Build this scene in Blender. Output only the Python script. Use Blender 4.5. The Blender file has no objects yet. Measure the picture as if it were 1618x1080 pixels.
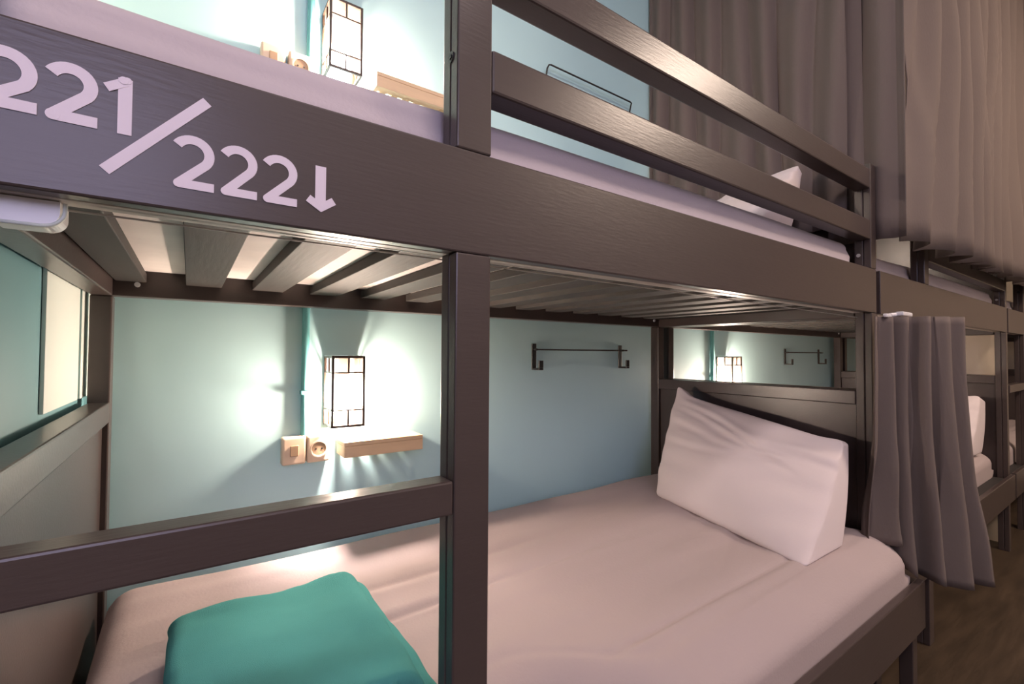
import bpy, bmesh, math, random
from mathutils import Vector, Matrix, noise
random.seed(7)
S = bpy.context.scene
COL = S.collection
H = 1.15                      # eye height above the floor; all z below are given relative to the eye

# ------------------------------------------------------------------ camera
F_PX, YAW, PIT, ROLL = 730.07, math.radians(55.0934), math.radians(1.34562), math.radians(.3483)
def cam_dir(a):
    x, y, z = a
    c, s = math.cos(ROLL), math.sin(ROLL); x, y = c*x - s*y, s*x + c*y
    c, s = math.cos(PIT), math.sin(PIT); y, z = c*y + s*z, -s*y + c*z
    return Vector((math.cos(YAW)*z + math.sin(YAW)*x, math.sin(YAW)*z - math.cos(YAW)*x, y))
cd = bpy.data.cameras.new('camera'); cam = bpy.data.objects.new('camera', cd); COL.objects.link(cam)
r, u, f = cam_dir((1, 0, 0)), cam_dir((0, 1, 0)), cam_dir((0, 0, 1))
m = Matrix.Identity(4)
for i in range(3):
    m[i][0], m[i][1], m[i][2] = r[i], u[i], -f[i]
m[2][3] = H
cam.matrix_world = m
cd.sensor_width = 36; cd.lens = F_PX/1618*36; cd.clip_start = .02
S.camera = cam

# ------------------------------------------------------------------ world, exposure, room lights
w = bpy.data.worlds.new('world'); S.world = w; w.use_nodes = True
w.node_tree.nodes['Background'].inputs[0].default_value = (.75, .7, .8, 1)
w.node_tree.nodes['Background'].inputs[1].default_value = .05
S.view_settings.view_transform = 'Standard'; S.view_settings.look = 'None'
S.view_settings.exposure = 0; S.view_settings.gamma = 1; S.view_settings.use_curve_mapping = False

AMB = 1.0
def area(name, loc, size, power, col, aim=None):
    l = bpy.data.lights.new(name, 'AREA'); l.energy = power; l.color = col; l.shape = 'RECTANGLE'
    l.size, l.size_y = size
    o = bpy.data.objects.new(name, l); COL.objects.link(o)
    o.location = (loc[0], loc[1], loc[2] + H)
    if aim is not None:
        o.rotation_euler = (Vector(aim) - Vector(loc)).to_track_quat('-Z', 'Y').to_euler()
    return o
area('window_daylight', (-.65, -1.84, .95), (1.3, 1.1), 15*AMB, (.76, .70, 1.0), (-.65, .6, .95))
area('ceiling_lamp_light_near', (.7, -.95, 2.34), (.9, .4), 30*AMB, (1.0, .82, .80))
area('ceiling_lamp_light_far', (3.35, -1.35, 2.34), (.8, .35), 78*AMB, (1.0, .78, .62))

# ------------------------------------------------------------------ materials
def mat(name, col, rough=.6, spec=.5, bump=None, emis=None, var=None, coat=0, trans=0):
    M = bpy.data.materials.new(name); M.use_nodes = True
    nt = M.node_tree; b = nt.nodes['Principled BSDF']
    b.inputs['Base Color'].default_value = (*col, 1); b.inputs['Roughness'].default_value = rough
    b.inputs['Specular IOR Level'].default_value = spec
    b.inputs['Coat Weight'].default_value = coat
    if trans: b.inputs['Transmission Weight'].default_value = trans
    tc = nt.nodes.new('ShaderNodeTexCoord')
    if var:
        amt, scale, stretch = var
        mp = nt.nodes.new('ShaderNodeMapping'); mp.inputs['Scale'].default_value = stretch
        n = nt.nodes.new('ShaderNodeTexNoise'); n.inputs['Scale'].default_value = scale; n.inputs['Detail'].default_value = 4
        nt.links.new(tc.outputs['Object'], mp.inputs[0]); nt.links.new(mp.outputs[0], n.inputs['Vector'])
        mx = nt.nodes.new('ShaderNodeMix'); mx.data_type = 'RGBA'
        mx.inputs[6].default_value = (*[c*(1-amt) for c in col], 1); mx.inputs[7].default_value = (*[min(1, c*(1+amt)) for c in col], 1)
        nt.links.new(n.outputs[0], mx.inputs[0]); nt.links.new(mx.outputs[2], b.inputs['Base Color'])
    if bump:
        st, scale, stretch = bump
        mp = nt.nodes.new('ShaderNodeMapping'); mp.inputs['Scale'].default_value = stretch
        n = nt.nodes.new('ShaderNodeTexNoise'); n.inputs['Scale'].default_value = scale; n.inputs['Detail'].default_value = 5
        bp = nt.nodes.new('ShaderNodeBump'); bp.inputs['Strength'].default_value = st; bp.inputs['Distance'].default_value = .004
        nt.links.new(tc.outputs['Object'], mp.inputs[0]); nt.links.new(mp.outputs[0], n.inputs['Vector'])
        nt.links.new(n.outputs[0], bp.inputs['Height']); nt.links.new(bp.outputs[0], b.inputs['Normal'])
    if emis:
        b.inputs['Emission Color'].default_value = (*emis[0], 1); b.inputs['Emission Strength'].default_value = emis[1]
    return M
WOOD = mat('dark_painted_wood', (.062, .045, .041), .30, .5, bump=(.07, 30, (1, 8, 8)), var=(.12, 6, (.6, 4, 4)))
SLATW = mat('bare_slat_board', (.040, .036, .034), .65, .3, bump=(.15, 20, (6, .6, 1)), var=(.25, 7, (5, .7, 1)))
LEDGE = mat('pale_ledger_strip', (.45, .40, .36), .4)
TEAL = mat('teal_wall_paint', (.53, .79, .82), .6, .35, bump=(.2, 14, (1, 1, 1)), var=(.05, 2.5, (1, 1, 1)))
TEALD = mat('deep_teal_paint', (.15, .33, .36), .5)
PIPE = mat('teal_pipe_paint', (.14, .42, .43), .65)
CREAM = mat('cream_paint', (.76, .83, .76), .5)
CREAMW = mat('warm_cream_wall', (.66, .55, .43), .6)
PINE = mat('pine_board', (.80, .58, .36), .45, var=(.12, 9, (1, 6, 6)))
SOCK = mat('ivory_plastic', (.80, .62, .45), .4)
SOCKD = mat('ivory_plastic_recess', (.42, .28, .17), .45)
BLACK = mat('black_metal', (.018, .018, .018), .35)
LFRAME = mat('lantern_dark_wood', (.05, .028, .018), .45)
SHEET = mat('pale_pink_sheet', (.43, .352, .345), .85, .2, bump=(.15, 140, (1, 1, 1)), var=(.03, 3, (1, 1, 1)))
SHEETU = mat('lilac_sheet', (.52, .455, .48), .85, .2, bump=(.15, 140, (1, 1, 1)), var=(.04, 5, (1, 1, 1)))
TICK = mat('mattress_ticking', (.84, .76, .72), .6, .3, bump=(.5, 18, (1, 1, 1)), var=(.12, 14, (1, 1, 1)))
PILW = mat('white_pillowcase', (.69, .60, .60), .85, .2, bump=(.1, 160, (1, 1, 1)))
TOWEL = mat('teal_terry', (.085, .33, .315), .95, .1, bump=(.45, 900, (1, 1, 1)), var=(.10, 9, (1, 1, 1)))
CURT = mat('grey_brown_curtain', (.160, .128, .115), .9, .15, bump=(.15, 200, (1, 1, .3)), var=(.06, 4, (1, 1, .3)))
NUM = mat('lilac_white_vinyl', (.72, .64, .72), .5)
WHITEP = mat('white_plastic', (.80, .78, .80), .25)
CEIL = mat('white_ceiling', (.62, .60, .58), .8)
STEEL = mat('grey_steel', (.45, .42, .40), .35)
EMW = mat('lit_diffuser', (.9, .9, .9), .5, emis=((1, .88, .8), 6))
DAY = mat('daylit_pane', (.6, .65, .9), .3, emis=((.62, .6, 1), 2.2))
BULB = mat('glowing_bulb', (1, .9, .7), .5, emis=((1, .83, .74), 2900))
# floor planks
FLOOR = mat('dark_timber_floor', (.055, .036, .022), .45, var=(.85, 3.5, (1, 6, 1)), bump=(.3, 12, (1, 6, 1)))
# lantern paper: thin, part see-through so the bulb throws crisp shadows
PAPER = bpy.data.materials.new('lantern_paper'); PAPER.use_nodes = True
nt = PAPER.node_tree; nt.nodes.clear()
out = nt.nodes.new('ShaderNodeOutputMaterial'); tr = nt.nodes.new('ShaderNodeBsdfTransparent'); tl = nt.nodes.new('ShaderNodeBsdfTranslucent')
tl.inputs[0].default_value = (.30, .215, .165, 1); tr.inputs[0].default_value = (1, .94, .86, 1)
mx = nt.nodes.new('ShaderNodeMixShader'); mx.inputs[0].default_value = .5
nt.links.new(tr.outputs[0], mx.inputs[1]); nt.links.new(tl.outputs[0], mx.inputs[2]); nt.links.new(mx.outputs[0], out.inputs[0])

# ------------------------------------------------------------------ helpers
def obj(name, bm, M, parent=None, smooth=False, at=None):
    """link bm (eye-relative coordinates) as one mesh; its origin goes to `at` or to its parent's origin"""
    me = bpy.data.meshes.new(name)
    o = bpy.data.objects.new(name, me); COL.objects.link(o)
    if parent is None:
        org = Vector(at) if at is not None else Vector((0, 0, -H))
        o.location = org + Vector((0, 0, H))
        o['_org'] = tuple(org)
    else:
        org = Vector(parent['_org']); o.parent = parent; o['_org'] = tuple(org)
    bmesh.ops.translate(bm, verts=bm.verts, vec=-org)
    bmesh.ops.recalc_face_normals(bm, faces=bm.faces)
    if smooth:
        for fc in bm.faces: fc.smooth = True
    bm.to_mesh(me); bm.free()
    for x in (M if isinstance(M, (list, tuple)) else [M]): me.materials.append(x)
    return o
def thing(name, label, cat, at=(0, 0, -H), group=None):
    o = bpy.data.objects.new(name, None); COL.objects.link(o)
    o.location = Vector(at) + Vector((0, 0, H)); o['_org'] = tuple(at); o.empty_display_size = .05
    return tag(o, label, cat, group)
def tag(o, label, cat, group=None):
    o['label'] = label; o['category'] = cat
    if group: o['group'] = group
    return o
def struct(o, label=None, cat=None):
    o['kind'] = 'structure'
    if label: o['label'] = label
    if cat: o['category'] = cat
    return o
def box(bm, x0, x1, y0, y1, z0, z1, bev=0.0, seg=2, mi=0):
    vs = bmesh.ops.create_cube(bm, size=1)['verts']
    for v in vs:
        v.co = Vector(((x0+x1)/2 + v.co.x*(x1-x0), (y0+y1)/2 + v.co.y*(y1-y0), (z0+z1)/2 + v.co.z*(z1-z0)))
    fs = set(f for v in vs for f in v.link_faces)
    if bev:
        es = list(set(e for v in vs for e in v.link_edges))
        r = bmesh.ops.bevel(bm, geom=es, offset=bev, segments=seg, profile=.5, affect='EDGES')
        fs |= set(r['faces'])
    for fc in fs:
        if fc.is_valid: fc.material_index = mi
    return bm
def B(*a, **k): return box(bmesh.new(), *a, **k)
def cyl(bm, p, q, rad, n=16, r2=None):
    p, q = Vector(p), Vector(q); d = q - p
    rot = d.to_track_quat('Z', 'Y').to_matrix().to_4x4()
    bmesh.ops.create_cone(bm, cap_ends=True, segments=n, radius1=rad, radius2=rad if r2 is None else r2, depth=d.length,
                          matrix=Matrix.Translation((p+q)/2) @ rot)
    return bm
def tube(pts, rad, n=8, close=False):
    bm = bmesh.new(); rings = []
    P = [Vector(p) for p in pts]
    for i, p in enumerate(P):
        d = (P[min(i+1, len(P)-1)] - P[max(i-1, 0)]).normalized()
        a = d.cross(Vector((0.13, .2, 1))); a = a.normalized() if a.length > 1e-4 else Vector((1, 0, 0)); b = d.cross(a)
        rings.append([bm.verts.new(p + rad*(math.cos(t)*a + math.sin(t)*b)) for t in [2*math.pi*k/n for k in range(n)]])
    for A_, B_ in zip(rings, rings[1:]):
        for k in range(n): bm.faces.new((A_[k], A_[(k+1) % n], B_[(k+1) % n], B_[k]))
    bm.faces.new(rings[0]); bm.faces.new(rings[-1])
    return bm
def soft_box(x0, x1, y0, y1, z0, z1, rad, n=(40, 24, 6), warp=None):
    """box of many quads with rounded edges, then warp(co, top) moves each vertex"""
    bm = bmesh.new(); V = {}
    nx, ny, nz = n; lo = Vector((x0, y0, z0)); hi = Vector((x1, y1, z1))
    def ease(k, N, L, r):
        # put extra rows in the rounded margin
        m_ = 4 if N > 10 else (2 if N > 4 else 1)
        if k <= m_: return r*k/m_
        if k >= N-m_: return L - r*(N-k)/m_
        return r + (L-2*r)*(k-m_)/(N-2*m_)
    def vert(i, j, k):
        key = (i, j, k)
        if key in V: return V[key]
        p = lo + Vector((ease(i, nx, x1-x0, rad), ease(j, ny, y1-y0, rad), ease(k, nz, z1-z0, min(rad, (z1-z0)/2.01))))
        rz = min(rad, (z1-z0)/2.01)
        c = Vector((min(max(p.x, x0+rad), x1-rad), min(max(p.y, y0+rad), y1-rad), min(max(p.z, z0+rz), z1-rz)))
        d = p - c
        if d.length > 1e-9:
            dn = Vector((d.x/rad, d.y/rad, d.z/rz)).normalized()
            p = c + Vector((dn.x*rad, dn.y*rad, dn.z*rz))
        if warp: p = warp(p)
        V[key] = bm.verts.new(p); return V[key]
    for i in range(nx):
        for j in range(ny):
            for k in (0, nz): bm.faces.new([vert(i, j, k), vert(i+1, j, k), vert(i+1, j+1, k), vert(i, j+1, k)])
    for i in range(nx):
        for k in range(nz):
            for j in (0, ny): bm.faces.new([vert(i, j, k), vert(i+1, j, k), vert(i+1, j, k+1), vert(i, j, k+1)])
    for j in range(ny):
        for k in range(nz):
            for i in (0, nx): bm.faces.new([vert(i, j, k), vert(i, j+1, k), vert(i, j+1, k+1), vert(i, j, k+1)])
    return bm
def sstep(a, b, x):
    t = min(1, max(0, (x-a)/(b-a))); return t*t*(3-2*t)
def kids(o): return [c for c in bpy.data.objects if c.parent == o]
def copy_tree(o, dx, parent=None, dz=0):
    c = o.copy(); COL.objects.link(c)
    if parent is None:
        c.location = o.location + Vector((dx, 0, dz)); g = list(o['_org']); c['_org'] = (g[0]+dx, g[1], g[2]+dz)
    else: c.parent = parent
    for ch in kids(o): copy_tree(ch, dx, c, dz)
    return c

# ------------------------------------------------------------------ room
YW = 1.495
PITCH = 2.12
X0, X1, Y0, ZF, ZC = -2.4, 6.5, -1.9, -1.15, 2.4
struct(obj('floor', B(X0-.1, X1+.1, Y0-.1, YW+.1, ZF-.1, ZF), FLOOR), 'dark timber floor of the aisle', 'floor')
struct(obj('ceiling', B(X0-.1, X1+.1, Y0-.1, YW+.1, ZC, ZC+.1), CEIL))
struct(obj('wall_back', B(X0-.1, X1+.1, YW, YW+.1, ZF, ZC), TEAL), 'pale teal painted wall behind the bunks', 'wall')
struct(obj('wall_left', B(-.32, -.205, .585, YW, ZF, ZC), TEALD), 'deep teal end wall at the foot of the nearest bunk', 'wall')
struct(obj('wall_aisle', B(X0-.1, X1+.1, Y0-.1, Y0, ZF, ZC), CEIL))
struct(obj('wall_far_left', B(X0-.1, X0, Y0, YW, ZF, ZC), CEIL))
struct(obj('wall_right', B(X1, X1+.1, Y0, YW, ZF, ZC), CREAMW))
struct(obj('wall_partition', B(4.13, 4.145, .63, 1.30, ZF, ZC), CREAMW), 'warm cream partition seen past the second bunk', 'wall')
# pale strip on the end wall, with its shadow-gap board
bm = B(-.2045, -.1985, 1.085, 1.372, -.108, 1.7, .001)
t1 = struct(obj('trim_1', bm, CREAM), 'pale cream board on the end wall beside the bed frame', 'wall board')
bm = B(-.2045, -.1975, 1.392, YW-.001, -.108, 1.7, .001)
t2 = struct(obj('trim_2', bm, CREAM), 'narrow cream corner strip on the end wall', 'wall board')
# window pane behind the camera, aisle ceiling lights
wn = struct(obj('window_1', B(-1.3, 0.0, -1.898, -1.88, .40, 1.50), DAY))
for i, (x, yc) in enumerate(((.7, -.95), (3.35, -1.35))):
    t = thing('ceiling_light', 'long ceiling light panel over the aisle', 'ceiling light', (x, -.9, ZC), 'aisle ceiling lights')
    obj('housing', B(x-.5, x+.5, yc-.3, yc+.3, ZC-.03, ZC-.001, .004), WHITEP, t)
    obj('diffuser', B(x-.46, x+.46, yc-.26, yc+.26, ZC-.036, ZC-.031), EMW, t)

# ------------------------------------------------------------------ bunk bed
D = .57; YB = 1.42; YE = 1.465
XL0, XL1 = -.19, -.15           # left end frame
PX0, PX1 = .302, .359           # ladder post
XR0, XR1 = 1.85, 1.892          # right end frame
def make_bed(label, wide=True):
    t = thing('bunk_bed', label, 'bunk bed', (0, D, -H), 'dark bunk beds')
    # long planks of the upper deck
    obj('side_board', B(XL0, XR1, D, D+.021, .141, .288, .0025), WOOD, t)
    obj('back_rail', B(XL0+.001, XR1-.001, YB, YE-.002, .129, .27, .002), WOOD, t)
    obj('ledger_strip', B(XL1+.004, XR0-.004, D+.022, D+.05, .141, .163, .002), LEDGE, t)
    # deck end beams, run front to back
    obj('end_beam', B(XL0, XL1, D+.022, YB-.001, .128, .25, .003), WOOD, t)
    obj('end_beam', B(XR0, XR1, D+.05, YB-.001, .128, .25, .003), WOOD, t)
    # posts
    obj('post', B(PX0, PX1, D+.0215, D+.046, -H, .64, .003), WOOD, t)   # inner half behind the board
    pf = bmesh.new(); box(pf, PX0, PX1, D, D+.0212, -H, .1405, .0025); box(pf, PX0, PX1, D, D+.0212, .2885, .64, .0025)
    obj('post', pf, WOOD, t)
    obj('post', B(XR0-.002, XR1+.002, D+.022, D+.048, -H, .64, .003), WOOD, t)
    pf = bmesh.new(); box(pf, XR0-.002, XR1+.002, D, D+.0212, -H, .1405, .0025); box(pf, XR0-.002, XR1+.002, D, D+.0212, .2885, .64, .0025)
    obj('post', pf, WOOD, t)
    obj('post', B(XL0, XL1, D+.022, D+.06, -H, .127, .003), WOOD, t)
    obj('post', B(XL0, XL1, YB, YE, -H, .1285, .003), WOOD, t)
    obj('post', B(XR0, XR1, YB, YE, -H, .1285, .003), WOOD, t)
    # guard rails
    obj('guard_rail', B(PX1+.0005, XR0-.0025, D, D+.046, .555, .620, .004), WOOD, t)
    obj('guard_rail', B(PX1+.0005, XR0-.0025, D, D+.046, .384, .449, .004), WOOD, t)
    # bolts
    bm = bmesh.new(); cyl(bm, (PX0-.0015, D+.020, .425), (PX0+.002, D+.020, .425), .008, 16); cyl(bm, (PX0-.003, D+.020, .425), (PX0, D+.020, .425), .004, 6)
    obj('bolt', bm, BLACK, t)
    bm = bmesh.new(); cyl(bm, (XR0-.006, D+.035, .335), (XR0-.001, D+.035, .335), .006, 12)
    obj('bolt', bm, STEEL, t)
    # ladder step between the end and the ladder post
    obj('ladder_step', B(XL1-.02, PX0-.0005, D+.001, D+.040, -.224, -.177, .003), WOOD, t)
    # end frames of the lower bunk: rail + panel
    obj('end_rail', B(XL0, XL1, D+.061, YB-.001, -.168, -.1205, .003), WOOD, t)
    obj('end_rail', B(XR0, XR1, D+.049, YB-.001, -.168, -.1205, .003), WOOD, t)
    obj('end_panel', B(XL0+.008, XL1-.012, D+.061, YB-.001, -.90, -.1685, .001), WOOD, t)
    obj('end_panel', B(XR0+.014, XR1-.008, D+.049, YB-.001, -.90, -.1685, .001), WOOD, t)
    # upper foot board
    obj('foot_board', B(XL0, XL0+.018, D+.062, 1.22, .251, 1.05, .003), WOOD, t)
    for xs in (-.105, 1.815):
        obj('screw_cap', cyl(bmesh.new(), (xs, YB-.006, .1575), (xs, YB-.001, .1575), .006, 10), WHITEP, t)
    # slats: wide boards across
    x = XL1+.003
    edges = [(-.146, -.088)] + [(-.010 + .145*k, .066 + .145*k) for k in range(12)] + [(1.735, 1.845)]
    for a, b in edges:
        if b > XR0: continue
        obj('slat', B(a, b, D+.024, YB-.002, .164, .186, .0015), SLATW, t)
    # cross bearer at the back where slats rest
    # lower deck: side board, base, corner legs
    yb = .455 if wide else .548
    obj('lower_side_board', B(XL0, XR1, yb, yb+.0205, -.845, -.700, .003), WOOD, t)
    obj('bed_base', B(XL1+.002, XR0-.003, yb+.021, YB-.002, -.745, -.724), SLATW, t)
    if wide:
        obj('leg', B(XR0, XR1, .476, .512, -H, -.703, .003), WOOD, t)
        obj('leg', B(XL0, XL1, .476, .512, -H, -.703, .003), WOOD, t)
    return t
bed = make_bed('nearest dark bunk bed, its side board numbered 221/222')

def crease(p):      # a few narrow pulled folds along the bed
    n3 = noise.noise(Vector((p.x*.55, p.y*6.5+p.x*.25, 21.0))); n4 = noise.noise(Vector((p.x*.8, p.y*1.2, 33)))
    return -.0065*math.exp(-(n3/.055)**2)*sstep(-.25, .35, n4) + .004*math.exp(-((n3-.16)/.07)**2)*sstep(-.25, .35, n4)
def wr(p, k=1.0):   # sheet creases running along the bed
    n1 = noise.noise(Vector((p.x*1.3, p.y*16, 3.1)))
    n2 = noise.noise(Vector((p.x*3.0+p.y*2, p.y*5, 9.0)))
    return k*(.0035*n1 + .004*n2)
def front_edge(x):
    return .63 + (.478-.63)*sstep(.48, .78, x)
def lower_mattress(wide=True):
    def warp(p):
        y = p.y; t = (YB-.012-y)/(YB-.012-.63)
        fe = front_edge(p.x) if wide else .63
        # squeeze rows to the true front edge
        p = Vector((p.x, YB-.012-(YB-.012-fe)*t, p.z))
        k = (p.z+.722)/.177; low = sstep(-.64, -.58, p.z)
        if k < .4 and t > .90: p.y = fe
        drop = .024*(1-sstep(.75, 1.35, p.y)); edge = .030*(1-sstep(fe, fe+.11, p.y))
        d = p.y-(fe+.10)
        p.z += -(drop+edge)*k + low*(1.8*wr(p) + crease(p)*(1-sstep(1.3, 1.6, p.x)*.5)*sstep(fe+.05, fe+.16, p.y) - .004*math.exp(-(d/.012)**2))
        # rounded plan corners at the left end
        return p
    return soft_box(XL1+.006, XR0-.010, .63, YB-.012, -.722, -.545, .055, (150, 120, 8), warp)
def upper_mattress():
    def warp(p):
        q = p.copy()
        if p.z > .25:
            q.z += wr(p, 1.2) + .012*sstep(-.1, 1.0, p.x)
        if p.y < .68 and p.z > .24:
            zc = .327 + .012*noise.noise(Vector((p.x*1.6, 0, 7))); k = .6+.6*noise.noise(Vector((p.x*2.2, 0, 3)))
            q.y += .016*sstep(zc-.012, zc+.012, p.z)*k - .002
            q.y += .003*noise.noise(Vector((p.x*4+p.z*20, p.z*45, 2)))
        if p.z > .255: q.x -= .016*sstep(0, .14, -p.x)
        return q
    return soft_box(XL1+.006, XR0-.010, D+.052, YB-.008, .187, .372, .030, (150, 30, 18), warp)
lm = tag(obj('mattress', lower_mattress(), SHEET, at=(.8, 1, -.722), smooth=True),
         'lower bunk mattress in smooth pale pink sheet under the teal towel', 'mattress', 'mattresses')
um = obj('mattress', upper_mattress(), [SHEETU, TICK], at=(.8, 1, .187), smooth=True)
for p in um.data.polygons:
    if p.center.z < .008 and abs(p.normal.z) > .5: p.material_index = 1
tag(um, 'upper bunk mattress with lilac sheet above the 221/222 board', 'mattress', 'mattresses')

# ------------------------------------------------------------------ numbers on the side board
nb = thing('bunk_number', 'pale lettering 221/222 with down arrow on the nearest side board', 'number sign', (0, D-.0005, .141))
def stroke(pts, wd, y=D-.0002, th=.0006, round_end=False):
    """flat ribbon along pts (x, z) in the board's plane"""
    bm = bmesh.new(); P = [Vector((a, b)) for a, b in pts]; L, R = [], []
    for i, p in enumerate(P):
        if i == 0: d = P[1]-P[0]; k = 1
        elif i == len(P)-1: d = P[-1]-P[-2]; k = 1
        else:
            d0 = (P[i]-P[i-1]).normalized(); d1 = (P[i+1]-P[i]).normalized(); d = d0+d1
            k = 1/max(.35, d.normalized().dot(d1))
        d = d.normalized(); n_ = Vector((-d.y, d.x))*wd/2*k
        L.append(p+n_); R.append(p-n_)
    f0 = []
    for yy in (y, y-th):
        f0.append(([bm.verts.new((a.x, yy, a.y)) for a in L], [bm.verts.new((a.x, yy, a.y)) for a in R]))
    for i in range(len(P)-1):
        for l, r_ in f0: bm.faces.new((l[i], l[i+1], r_[i+1], r_[i]))
        for s in (0, 1): bm.faces.new((f0[0][s][i], f0[0][s][i+1], f0[1][s][i+1], f0[1][s][i]))
    for i in (0, -1): bm.faces.new((f0[0][0][i], f0[0][1][i], f0[1][1][i], f0[1][0][i]))
    return bm
def two(x0, x1, z0, z1, wd):
    W, Hh = x1-x0, z1-z0; h = wd/2
    cx = x0 + W*.45; rr = (x1-h) - cx; cz = z1 - h - rr
    pts = []
    for a in range(150, -50, -10):
        t = math.radians(a); pts.append((cx + rr*math.cos(t)*(1 if a < 90 else 1.0), cz + rr*math.sin(t)))
    pts[0] = (x0 + wd*.45, pts[0][1]-.0005) if False else pts[0]
    pts.append((x0 + h*1.15, z0 + h*1.15))
    bm = stroke(pts, wd)
    b2 = stroke([(x0+h, z0+h), (x1, z0+h)], wd)
    return join(bm, b2, disc(x0+h, z0+h, h))
def disc(x, z, r_, n=20):
    bm = bmesh.new(); y = D-.0002
    a = [bm.verts.new((x+r_*math.cos(2*math.pi*k/n), y, z+r_*math.sin(2*math.pi*k/n))) for k in range(n)]
    b = [bm.verts.new((v.co.x, y-.0006, v.co.z)) for v in a]
    bm.faces.new(a); bm.faces.new(b)
    for k in range(n): bm.faces.new((a[k], a[(k+1) % n], b[(k+1) % n], b[k]))
    return bm
def join(*bms):
    a = bms[0]
    for i, b in enumerate(bms[1:]): bmesh.ops.translate(b, verts=b.verts, vec=(0, -.0002*(i+1), 0))
    for b in bms[1:]:
        me = bpy.data.meshes.new('tmp'); b.to_mesh(me); a.from_mesh(me); b.free(); bpy.data.meshes.remove(me)
    return a
obj('numeral', two(-.152, -.114, .2065, .2605, .0100), NUM, nb)
obj('numeral', two(-.109, -.0740, .2055, .2605, .0100), NUM, nb)
obj('numeral', join(stroke([(-.0547, .2055), (-.0547, .2590)], .0106), stroke([(-.0685, .2468), (-.0545, .2562)], .0080), disc(-.0532, .2575, .0033), disc(-.0560, .2570, .0036)), NUM, nb)
obj('slash', stroke([(-.0685, .1685), (.0105, .2575)], .0100), NUM, nb)
for a, b in ((-.0165, .0178), (.0237, .0572), (.0630, .0973)):
    obj('numeral', two(a, b, .1642, .2190, .0088), NUM, nb)
obj('down_arrow', join(stroke([(.1225, .2170), (.1225, .1690)], .0118), stroke([(.1090, .1775), (.1232, .1685), (.1375, .1785)], .0088)), NUM, nb)

# ------------------------------------------------------------------ copies of the bed along the wall
bedn = make_bed('second dark bunk bed, beyond the grey curtain', False)
bed2 = copy_tree(bedn, PITCH)
bed3 = copy_tree(bedn, 2*PITCH)
for c in kids(bedn): bpy.data.objects.remove(c)
bpy.data.objects.remove(bedn); bed3['label'] = 'farthest dark bunk bed, at the right edge of the photo'
lmn = tag(obj('mattress', lower_mattress(False), SHEET, at=(.8, 1, -.722), smooth=True), 'x', 'mattress', 'mattresses')
lm2 = copy_tree(lmn, PITCH); lm2['label'] = 'lower mattress of the second bunk, half hidden by the curtain'
um2 = copy_tree(um, PITCH); um2['label'] = 'upper mattress of the second bunk, below the hanging curtain hem'
lm3 = copy_tree(lmn, 2*PITCH); bpy.data.objects.remove(lmn); lm3['label'] = 'lower mattress of the farthest bunk'
um3 = copy_tree(um, 2*PITCH); um3['label'] = 'upper mattress of the farthest bunk'

# ------------------------------------------------------------------ wall lantern, shelf, sockets, pipe, rack
def make_lantern(label, x0=.339, z0=-.222, power=10.0):
    x1, y0, y1, z1 = x0+.097, 1.395, 1.493, z0+.210
    t = thing('wall_lantern', label, 'wall lamp', ((x0+x1)/2, 1.444, z0), 'paper wall lanterns')
    c = .007; bm = bmesh.new()
    for x in (x0, x1-c):
        for y in (y0, y1-c): box(bm, x, x+c, y, y+c, z0, z1, .0008, 1)
    for z in (z0, z1-c):
        box(bm, x0+c, x1-c, y0, y0+c, z, z+c); box(bm, x0+c, x1-c, y1-c, y1, z, z+c)
        box(bm, x0, x0+c, y0+c, y1-c, z, z+c); box(bm, x1-c, x1, y0+c, y1-c, z, z+c)
    b = .0046; xm = (x0+x1)/2; ym = (y0+y1)/2; e = .0015
    for zz in (z0+.048, z1-.052):
        box(bm, x0+c, x1-c, y0+e, y0+e+b, zz, zz+b); box(bm, x0+e, x0+e+b, y0+c, y1-c, zz, zz+b); box(bm, x1-e-b, x1-e, y0+c, y1-c, zz, zz+b)
    for za, zb in ((z0+c, z0+.048), (z1-.052+b, z1-c)):
        box(bm, xm-b/2, xm+b/2, y0+e, y0+e+b, za, zb); box(bm, x0+e, x0+e+b, ym-b/2, ym+b/2, za, zb); box(bm, x1-e-b, x1-e, ym-b/2, ym+b/2, za, zb)
    obj('frame', bm, LFRAME, t)
    i = .0065; bm = bmesh.new()
    for q in ([(x0+i, y0+i), (x1-i, y0+i)], [(x0+i, y0+i), (x0+i, y1-i)], [(x1-i, y0+i), (x1-i, y1-i)]):
        vs = [bm.verts.new((q[0][0], q[0][1], z0+c)), bm.verts.new((q[1][0], q[1][1], z0+c)), bm.verts.new((q[1][0], q[1][1], z1-c)), bm.verts.new((q[0][0], q[0][1], z1-c))]
        bm.faces.new(vs)
    obj('paper_shade', bm, PAPER, t)
    obj('cap', B(x0+c, x1-c, y0+c, y1-c, z1-.006, z1-.001), LFRAME, t)
    bm = bmesh.new(); bmesh.ops.create_uvsphere(bm, u_segments=14, v_segments=8, radius=.0205, matrix=Matrix.Translation((xm, ym, z0+.078)))
    bu = obj('bulb', bm, BULB, t, smooth=True)
    bm = bmesh.new(); cyl(bm, (xm, ym, z0+.097), (xm, ym, z1-.007), .014, 16, .018)
    obj('bulb_holder', bm, WHITEP, t)
    return t
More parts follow.
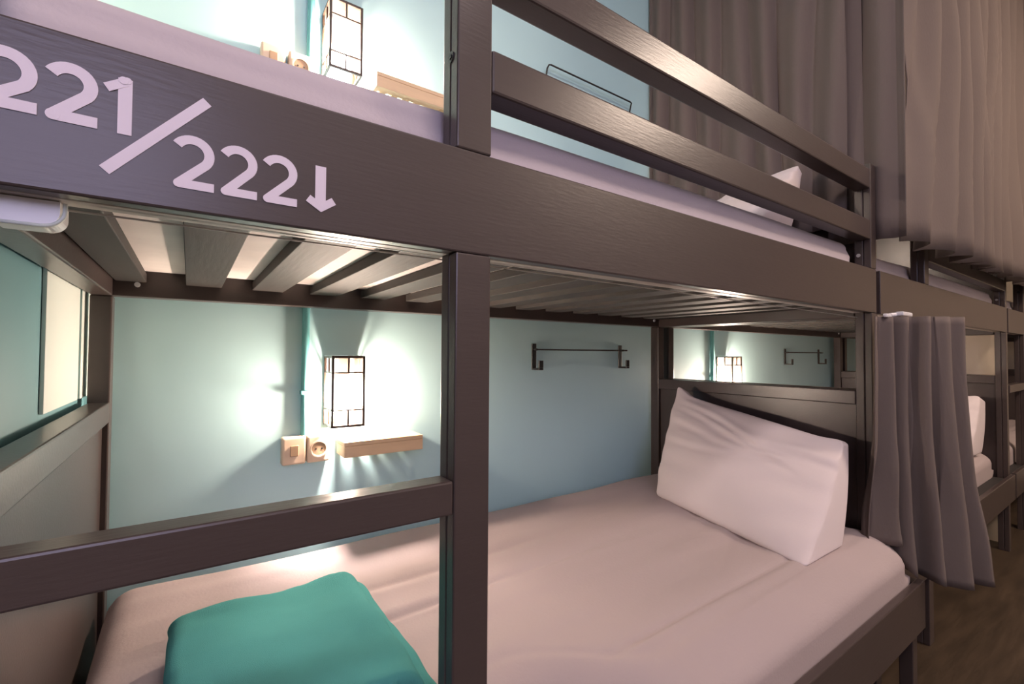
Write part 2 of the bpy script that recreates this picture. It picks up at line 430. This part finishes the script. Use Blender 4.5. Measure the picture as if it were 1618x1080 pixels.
def make_shelf(label, x0=.375, x1=.620, z1=-.264):
    y0 = 1.385; t = thing('wall_shelf', label, 'shelf', ((x0+x1)/2, 1.44, z1-.045), 'small pine wall shelves')
    obj('shelf_board', B(x0, x1, y0, YW-.022, z1-.012, z1, .0015), PINE, t)
    nsp = 7
    for k in range(nsp):
        xs = x0 + (x1-x0-.020)*k/(nsp-1)
        obj('streak_spacer', B(xs, xs+.020, YW-.0215, YW-.001, z1-.012, z1, .001), PINE, t)  # added blocks in the wall gap, splitting the lantern light into streaks below
    obj('front_lip', B(x0, x1, y0, y0+.012, z1-.046, z1-.0125, .0015), PINE, t)
    obj('side_panel', B(x1-.012, x1, y0+.0125, YW-.022, z1-.046, z1-.0125, .0015), PINE, t)
    obj('side_panel', B(x0, x0+.012, y0+.0125, YW-.022, z1-.046, z1-.0125, .0015), PINE, t)
    return t
def make_switch(label, x0=.222, z0=-.328):
    t = thing('light_switch', label, 'switch', (x0+.032, YW, z0), 'ivory light switches')
    obj('switch_plate', B(x0, x0+.064, 1.462, YW-.001, z0, z0+.080, .006, 3), SOCK, t)
    obj('rocker', B(x0+.021, x0+.043, 1.457, 1.4615, z0+.025, z0+.056, .0015), SOCKD, t)
    return t
def make_socket(label, x0=.289, z0=-.328):
    t = thing('power_socket', label, 'socket', (x0+.032, YW, z0), 'ivory wall sockets')
    bm = B(x0, x0+.064, 1.462, YW-.001, z0, z0+.080, .006, 3)
    obj('socket_plate', bm, SOCK, t)
    xc, zc = x0+.032, z0+.040; bm = bmesh.new()
    # ring around a shallow well
    n = 28; rs = [(.0245, 1.4615), (.0245, 1.458), (.0205, 1.458), (.0195, 1.4614)]
    rings = [[bm.verts.new((xc+rr*math.cos(2*math.pi*k/n), yy, zc+rr*math.sin(2*math.pi*k/n))) for k in range(n)] for rr, yy in rs]
    for A_, B_ in zip(rings, rings[1:]):
        for k in range(n): bm.faces.new((A_[k], A_[(k+1) % n], B_[(k+1) % n], B_[k]))
    obj('rim', bm, SOCK, t)
    bm = bmesh.new(); cyl(bm, (xc, 1.4618, zc), (xc, 1.4605, zc), .0195, 28)
    w_ = obj('well', bm, SOCKD, t)
    bm = bmesh.new()
    for s in (-1, 1): cyl(bm, (xc+s*.0085, 1.4604, zc), (xc+s*.0085, 1.4596, zc), .0026, 10)
    obj('pin_hole', bm, BLACK, w_)
    return t
def make_pipe(label, z0, z1, x=.284):
    bm = bmesh.new(); cyl(bm, (x, YW-.012, z0), (x, YW-.012, z1), .0105, 20)
    for z in (z0+.12, z1-.2): box(bm, x-.013, x+.013, YW-.026, YW-.001, z, z+.012, .002)
    return tag(obj('cable_conduit', bm, PIPE, smooth=False, at=(x, YW-.012, z0)), label, 'conduit', 'teal conduits up the wall')
def make_rack(label, xa=1.150, xb=1.660, z=.014):
    t = thing('wall_hook_rack', label, 'hook rack', ((xa+xb)/2, YW, z-.08), 'black wall hook racks')
    for i, x in enumerate((xa, xb)):
        # back plate with an upturned hook at its foot
        bm = B(x-.011, x+.011, YW-.006, YW-.001, z-.082, z+.024, .0015)
        h = obj('hook_plate', bm, BLACK, t)
        bm = bmesh.new()
        box(bm, x-.011, x+.011, YW-.052, YW-.0065, z-.082, z-.074, .0015)
        box(bm, x-.011, x+.011, YW-.052, YW-.046, z-.0735, z-.044, .0015)
        obj('hook', bm, BLACK, h)
    bm = tube([(xa-.004, YW-.020, z), (xb+.030, YW-.020, z)], .0032, 10)
    obj('hanging_rod', bm, BLACK, t)
    for x in (xa, xb): obj('rod_holder', cyl(bmesh.new(), (x, YW-.024, z), (x, YW-.0065, z), .0045, 10), BLACK, t)
    return t
la = make_lantern('lit paper wall lantern above the pine shelf inside the lower near bunk', power=24)
lb = make_lantern('lit paper wall lantern in the upper near bunk, above the 221/222 board', x0=.318, z0=.834, power=24)
sh = make_shelf('pine wall shelf under the lantern of the lower near bunk')
sh2 = make_shelf('pine wall shelf just showing over the upper near mattress', x0=.455, x1=.715, z1=.862)
sw = make_switch('ivory light switch left of the round socket in the lower near bunk')
so = make_socket('ivory round-pin socket under the lower near lantern')
sw2 = make_switch('ivory light switch half hidden behind the upper near mattress', x0=.150, z0=.800)
so2 = make_socket('ivory round-pin socket half hidden behind the upper near mattress', x0=.222, z0=.800)
pp = make_pipe('teal painted conduit running down to the sockets of the near bunk', -.247, 2.39)
rk = make_rack('black hook rack on the teal wall of the lower near bunk')
# upper bunk: bent rod rack
t = thing('wall_hook_rack', 'black bent-rod rack on the wall of the upper near bunk', 'hook rack', (1.45, YW, 1.1), 'black wall hook racks')
obj('hanging_rod', tube([(1.200, YW-.010, 1.14), (1.200, YW-.02, 1.185), (1.203, YW-.028, 1.196), (1.212, YW-.03, 1.198), (1.70, YW-.03, 1.198), (1.712, YW-.028, 1.196), (1.715, YW-.02, 1.185), (1.715, YW-.010, 1.14)], .0035, 10), BLACK, t)
for x in (1.200, 1.715):
    obj('hook_plate', B(x-.010, x+.010, YW-.006, YW-.001, 1.08, 1.165, .0015), BLACK, t)
for k, nm in ((1, 'second'), ):
    d = PITCH
    for o, lab in ((la, 'lit paper wall lantern in the second lower bunk, over the end rail behind the pillow'), (sh, 'pine wall shelf in the second lower bunk, behind the headboard'),
                   (sw, 'ivory light switch in the second lower bunk'), (so, 'ivory socket in the second lower bunk'),
                   (pp, 'teal painted conduit in the second bunk, left of its lantern'), (rk, 'black hook rack seen through the end frame, in the second lower bunk'),
                   (lb, 'lit paper wall lantern in the second upper bunk, behind the curtains')):
        c = copy_tree(o, d); c['label'] = lab

# ------------------------------------------------------------------ pillows
def pillow_bm(Lx, Ly, T, seed=0):
    """flat pillow centred on origin, edges pinched to a seam, pointed corners"""
    bm = bmesh.new(); nx, ny = 44, 34; top, bot = {}, {}
    for i in range(nx+1):
        for j in range(ny+1):
            a, b = -1+2*i/nx, -1+2*j/ny
            ex, ey = 1-abs(a)**2.6, 1-abs(b)**2.6
            h = T/2*(max(ex, 0)**.55)*(max(ey, 0)**.55)
            pin = 1 - .055*(1-abs(a)**3)*abs(b)**6*1.0; pin2 = 1 - .055*(1-abs(b)**3)*abs(a)**6
            x, y = a*Lx/2*pin2, b*Ly/2*pin
            n1 = noise.noise(Vector((a*2.5+seed, b*2.2, 1)))*.012 + noise.noise(Vector((a*1.3+b*5+seed, b*1.5-a*3, 4)))*.008
            k = min(1, h/(T*.2))
            top[i, j] = bm.verts.new((x, y, h + n1*k))
            bot[i, j] = top[i, j] if i in (0, nx) or j in (0, ny) else bm.verts.new((x, y, -h*.9 + n1*k*.5))
    for i in range(nx):
        for j in range(ny):
            bm.faces.new([top[i, j], top[i+1, j], top[i+1, j+1], top[i, j+1]])
            bm.faces.new([bot[i, j], bot[i, j+1], bot[i+1, j+1], bot[i+1, j]])
    return bm
def place(bm, X, Yv, org):
    """map local x -> X dir, local y -> Yv dir"""
    X, Yv = Vector(X).normalized(), Vector(Yv).normalized(); Z = X.cross(Yv).normalized(); Yv = Z.cross(X)
    M_ = Matrix(((X.x, Yv.x, Z.x, org[0]), (X.y, Yv.y, Z.y, org[1]), (X.z, Yv.z, Z.z, org[2]), (0, 0, 0, 1)))
    bm.transform(M_); return bm
# corners measured: base far (1.49,1.16), base near (1.40,.60); top far (1.80,1.24), top near (1.80,.62)
bf, bn, tf, tn = Vector((1.50, 1.17, -.565)), Vector((1.37, .56, -.575)), Vector((1.77, 1.22, -.175)), Vector((1.73, .60, -.285))
org = (bf+bn+tf+tn)/4
def quad_pillow(bf, bn, tf, tn, T, seed):
    bm = pillow_bm(2, 2, T, seed)
    Zn = ((bn-bf).cross(tf-bf)).normalized()
    if Zn.x > 0: Zn = -Zn
    for v in bm.verts:
        a, b, h = (v.co.x+1)/2, (v.co.y+1)/2, v.co.z
        v.co = (bf*(1-a)*(1-b) + bn*a*(1-b) + tf*(1-a)*b + tn*a*b) + Zn*h
    return bm
def wedge_pillow(F, K, bulge, rad, seed=0):
    """F, K: front and back quads [base far, base near, top far, top near]; boxy pillow with soft edges"""
    F = [Vector(v) for v in F]; K = [Vector(v) for v in K]
    def warp(p):
        a, b, c = p.x, p.y, p.z
        ia, ib = min(max(a, 0), 1), min(max(b, 0), 1)
        bl = lambda Q: Q[0]*(1-a)*(1-b) + Q[1]*a*(1-b) + Q[2]*(1-a)*b + Q[3]*a*b
        f_, k_ = bl(F), bl(K)
        q = f_*(1-c) + k_*c
        n_ = ((F[1]-F[0]).cross(F[2]-F[0])).normalized()
        if n_.x > 0: n_ = -n_
        e = (4*ia*(1-ia))**.5*(4*ib*(1-ib))**.5
        cr = .007*noise.noise(Vector((a*3+seed, b*7-a*2, c*2))) + .010*noise.noise(Vector((a*1.7+seed, b*2, 4)))
        cr += .006*math.exp(-((b-.72-.12*a)/.035)**2)*ia - .006*math.exp(-((b-.62-.14*a)/.03)**2)*ia
        q = q + n_*((bulge*e + cr*1.0)*(1-c) - bulge*.4*e*c)
        # sides belly outwards
        sd = (F[1]-F[0]).normalized()*( .018*(1 if a > .5 else -1)*max(0, abs(a-.5)*2-.6)*(4*ib*(1-ib)) )
        # pulled-out seam corners at the top
        ear = (F[2]-F[0]).normalized()*.030*math.exp(-((a/.07)**2+((b-1)/.07)**2)) + (F[2]-F[0]).normalized()*.012*math.exp(-(((a-1)/.08)**2+((b-1)/.08)**2))
        # folds running in from the top corner
        fo = 0
        for k_i, (b0, sl, am) in enumerate(((.93, -.28, .007), (.84, -.16, .006), (.70, .02, .004), (.55, .16, .003))):
            fo += am*math.exp(-((b-b0-sl*a*1.0-.05*math.sin(a*5+k_i))/.028)**2)*sstep(0, .15, a)*(1-sstep(.55, .95, a)) - am*.8*math.exp(-((b-b0+.05-sl*a-.05*math.sin(a*5+k_i))/.025)**2)*sstep(0, .15, a)*(1-sstep(.55, .95, a))
        return q + sd + ear + n_*fo*(1-c)
    return soft_box(0, 1, 0, 1, 0, 1, rad, (70, 60, 12), warp)
pil = tag(obj('pillow', wedge_pillow([(1.50, 1.165, -.552), (1.375, .575, -.580), (1.745, 1.245, -.165), (1.73, .612, -.288)],
                                     [(1.66, 1.17, -.549), (1.60, .572, -.572), (1.80, 1.25, -.185), (1.765, .612, -.295)], .050, .035), PILW, at=(1.5, .9, -.57), smooth=True),
          'plump white pillow leaning on the headboard of the lower near bunk', 'pillow', 'white pillows')
pu = tag(obj('pillow', wedge_pillow([(1.40, 1.22, .388), (1.40, .72, .388), (1.70, 1.22, .55), (1.77, .755, .675)],
                                    [(1.62, 1.22, .388), (1.62, .72, .388), (1.78, 1.22, .53), (1.80, .76, .66)], .03, .06, 2), PILW, at=(1.6, .9, .38), smooth=True),
         'white pillow on the upper near bunk, seen between the guard rails', 'pillow', 'white pillows')
p2 = tag(obj('pillow', wedge_pillow([(3.50, 1.2, -.56), (3.48, .65, -.575), (3.80, 1.2, -.22), (3.78, .65, -.24)], [(3.80, 1.2, -.56), (3.80, .65, -.575), (3.90, 1.2, -.25), (3.90, .65, -.27)], .03, .06, 3), PILW, at=(3.65, .9, -.57), smooth=True),
         'white pillow on the second lower bunk, right of the curtain', 'pillow', 'white pillows')

# ------------------------------------------------------------------ towel: a thick cloth folded over on itself
def towel_bm():
    th = .027; Wd, Ln = .335, .385
    path = []
    # S-fold in the (a, z) plane, three layers
    def arc(cx, cz, rr, a0, a1, n=10):
        for k in range(n+1):
            t_ = math.radians(a0+(a1-a0)*k/n); path.append((cx+rr*math.cos(t_), cz+rr*math.sin(t_)))
    z0 = th/2
    for k in range(13): path.append((.012+(Wd-.025)*k/12, z0))
    arc(Wd-.008, z0+th*.52, th*.52, -80, 90)
    for k in range(1, 12): path.append((Wd-.008-(Wd-.035)*k/12, z0+th*1.04))
    arc(.020, z0+th*1.56, th*.52, 270, 90)
    for k in range(1, 13): path.append((.020+(Wd-.058)*k/12, z0+th*2.08 + .004*math.sin(k*.6)))
    arc(Wd-.036, z0+th*1.50, th*.60, 80, -10, 6)
    P = [Vector(p) for p in path]; L, R = [], []
    for i, p in enumerate(P):
        d = (P[min(i+1, len(P)-1)]-P[max(0, i-1)]).normalized(); n_ = Vector((-d.y, d.x))*th*.49
        L.append(p+n_); R.append(p-n_)
    loop = L + [P[-1] + (P[-1]-P[-2]).normalized()*th*.35] + R[::-1] + [P[0]+(P[0]-P[1]).normalized()*th*.3]
    bm = bmesh.new(); N = 36; rings = []
    for j in range(N+1):
        b = j/N; e = min(b, 1-b)*Ln; sh_ = math.sqrt(max(0, 1-(1-min(1, e/.010))**2)) if e < .010 else 1
        ring = []
        for q in loop:
            a, z = q.x, q.y
            c = Vector((Wd/2, th*1.5))
            n1 = noise.noise(Vector((a*9, b*3, z*12)))*.006; n2 = noise.noise(Vector((a*22, b*9, z*40+5)))*.0022
            zz = z*(1-.03*(1-sh_)) + (n1+n2)*min(1, z/th)
            sag = -.012*sstep(.2, .33, a)*(1-b)*min(1, z/.05) + .004*math.sin(b*5)*min(1, z/.05)
            yy = b*Ln + .006*noise.noise(Vector((a*6, z*50, 3+round(b))))*(1 if b in (0, 1) else .3)
            ring.append(bm.verts.new((a + .006*noise.noise(Vector((b*6, z*20, 7))), yy, max(.0005, zz+sag))))
        rings.append(ring)
    n = len(loop)
    for A_, B_ in zip(rings, rings[1:]):
        for k in range(n): bm.faces.new((A_[k], A_[(k+1) % n], B_[(k+1) % n], B_[k]))
    for rg in (rings[0], rings[-1]): bm.faces.new(rg)
    bmesh.ops.triangulate(bm, faces=[f_ for f_ in bm.faces if len(f_.verts) > 4])
    return bm
bm = towel_bm()
bm.transform(Matrix.Translation((-.014, .675, -.564)) @ Matrix.Rotation(math.radians(.5), 4, 'Z'))
tw = tag(obj('folded_towel', bm, TOWEL, at=(.13, .9, -.563), smooth=True), 'folded teal terry towel lying on the lower near mattress', 'towel')
sub = tw.modifiers.new('round', 'SUBSURF'); sub.levels = 1; sub.render_levels = 1

# ------------------------------------------------------------------ curtains
def curtain_bm(plan, z_top, z_bot, folds, amp, amp_top=None, nu=260, nz=26, th=.003, seed=0, wild=1.0, flare=None):
    """plan: polyline (x, y) at the rail; folds run along it"""
    P = [Vector(p) for p in plan]; seg = [(P[i+1]-P[i]).length for i in range(len(P)-1)]; T = sum(seg)
    def at(s):
        s *= T
        for i, l in enumerate(seg):
            if s <= l or i == len(seg)-1: return P[i] + (P[i+1]-P[i])*(s/l), (P[i+1]-P[i]).normalized()
            s -= l
    bm = bmesh.new(); G = []
    amp_top = amp if amp_top is None else amp_top
    for i in range(nu+1):
        s = i/nu; p, d = at(s); n_ = Vector((-d.y, d.x)); col = []
        zb = z_bot(s) if callable(z_bot) else z_bot
        for k in range(nz+1):
            t_ = k/nz; z = z_top+(zb-z_top)*t_
            ph = folds*2*math.pi*(s + .05*wild*noise.noise(Vector((s*4+seed, t_*1.2, 1)))) + .9*noise.noise(Vector((s*7+seed, t_*.8, 5)))
            a = (amp_top+(amp-amp_top)*t_)*(.65+.7*abs(noise.noise(Vector((s*folds*.9+seed, t_*.7, 9)))))
            a *= .35+.65*sstep(0, .035, s)
            off = a*(math.sin(ph) + .25*math.sin(2*ph+1)) + .3*a*noise.noise(Vector((s*folds*3, t_*4, seed+2)))
            lat = a*.6*math.cos(ph*1.0+.5)
            q = p + n_*off + d*lat
            if flare: q = flare(q, s, t_)
            col.append(bm.verts.new((q.x, q.y, z)))
        G.append(col)
    for A_, B_ in zip(G, G[1:]):
        for k in range(nz): bm.faces.new((A_[k], B_[k], B_[k+1], A_[k+1]))
    return bm
def add_curtain(name, bm, label, at, group=None):
    o = obj(name, bm, CURT, at=at, smooth=True)
    md = o.modifiers.new('cloth', 'SOLIDIFY'); md.thickness = .003; md.offset = 0
    return tag(o, label, 'curtain', group)
# across the bed end of the upper bunk, wall to front
add_curtain('curtain', curtain_bm([(1.862, 1.485), (1.862, 1.40), (1.866, .650)], 2.39, lambda s: .47 - .02*s, 7, .022, .022, seed=3, wild=1.8),
            'grey curtain hanging across the head end of the upper near bunk', (1.86, 1.05, .45), 'grey privacy curtains')
add_curtain('curtain', curtain_bm([(1.909, .72), (1.912, .490)], 2.39, .39, 2.5, .011, .011, nu=70, seed=33),
            'narrow grey curtain fold between the end post of the near bunk and the long curtain', (1.91, .58, .39), 'grey privacy curtains')
# along the front of the second upper bunk
add_curtain('curtain', curtain_bm([(1.950, .512), (2.6, .500), (3.3, .495), (5.6, .50)], 2.39, lambda s: .38 + .07*s + .006*math.sin(s*90), 19, .042, .032, nu=600, wild=1.6, seed=11),
            'long grey curtain along the front of the second upper bunk', (3.0, .5, .4), 'grey privacy curtains')
# pulled-aside curtain of the lower near bunk
def flr(q, s, t_):
    # gathered at the clip, spreading and swinging towards the right as it drops
    c = Vector((1.90, .490)); k = .78 + .17*t_
    q = c + (q-c)*k
    return q
def hem(s):
    return -.59 - .095*sstep(.26, .36, s) - .022*sstep(.5, .62, s)
add_curtain('curtain', curtain_bm([(1.735, .552), (1.83, .525), (1.885, .47), (1.93, .405), (1.99, .385), (2.05, .365)], .122, hem, 5, .042, .020, nu=320, wild=1.6, nz=34, seed=21, flare=flr),
            'gathered grey curtain beside the pillow of the lower near bunk', (1.9, .48, -.7), 'grey privacy curtains')
# wire and clip
bm = tube([(XL1+.006, D+.045, .136), (.3, D+.052, .138), (1.0, D+.05, .134), (1.845, D+.04, .127)], .0011, 6)
tag(obj('curtain_wire', bm, STEEL, at=(.8, D+.05, .136)), 'thin curtain wire stretched under the upper deck', 'wire')
bm = bmesh.new()
box(bm, 1.80, 1.90, .515, .527, .120, .132, .003); box(bm, 1.86, 1.95, .490, .512, .126, .140, .004); cyl(bm, (1.84, .52, .128), (1.90, .50, .134), .007, 10)
tag(obj('curtain_clip', bm, WHITEP, at=(1.87, .51, .12)), 'white plastic clip holding the top of the gathered curtain', 'clip')

# white plastic tray end under the deck, top left
t = thing('plastic_tray', 'white rounded plastic tray hung under the deck, upper left of the photo', 'tray', (-.125, .60, .115))
def tray(x0, x1, y0, y1, z0, z1, r_):
    bm = bmesh.new(); pts = [(x0, z1), (x0, z0)]
    for k in range(9):
        a = math.radians(-90+90*k/8); pts.append((x1-r_+r_*math.cos(a), z0+r_+r_*math.sin(a)))
    pts.append((x1, z1))
    f0 = [bm.verts.new((a, y0, b)) for a, b in pts]; f1 = [bm.verts.new((a, y1, b)) for a, b in pts]
    bm.faces.new(f0); bm.faces.new(f1)
    for k in range(len(pts)): bm.faces.new((f0[k], f0[(k+1) % len(pts)], f1[(k+1) % len(pts)], f1[k]))
    return bm
obj('tray_body', tray(-.1485, -.103, .602, .640, .1165, .1400, .013), WHITEP, t)
obj('rim', tube([(-.1485, .600, .1155)] + [(-.1150+.016*math.cos(math.radians(-90+9*k)), .600, .1315+.016*math.sin(math.radians(-90+9*k))) for k in range(11)] + [(-.099, .600, .1385)], .0018, 8), CREAM, t, smooth=True)

for o in bpy.data.objects:
    if '_org' in o: del o['_org']
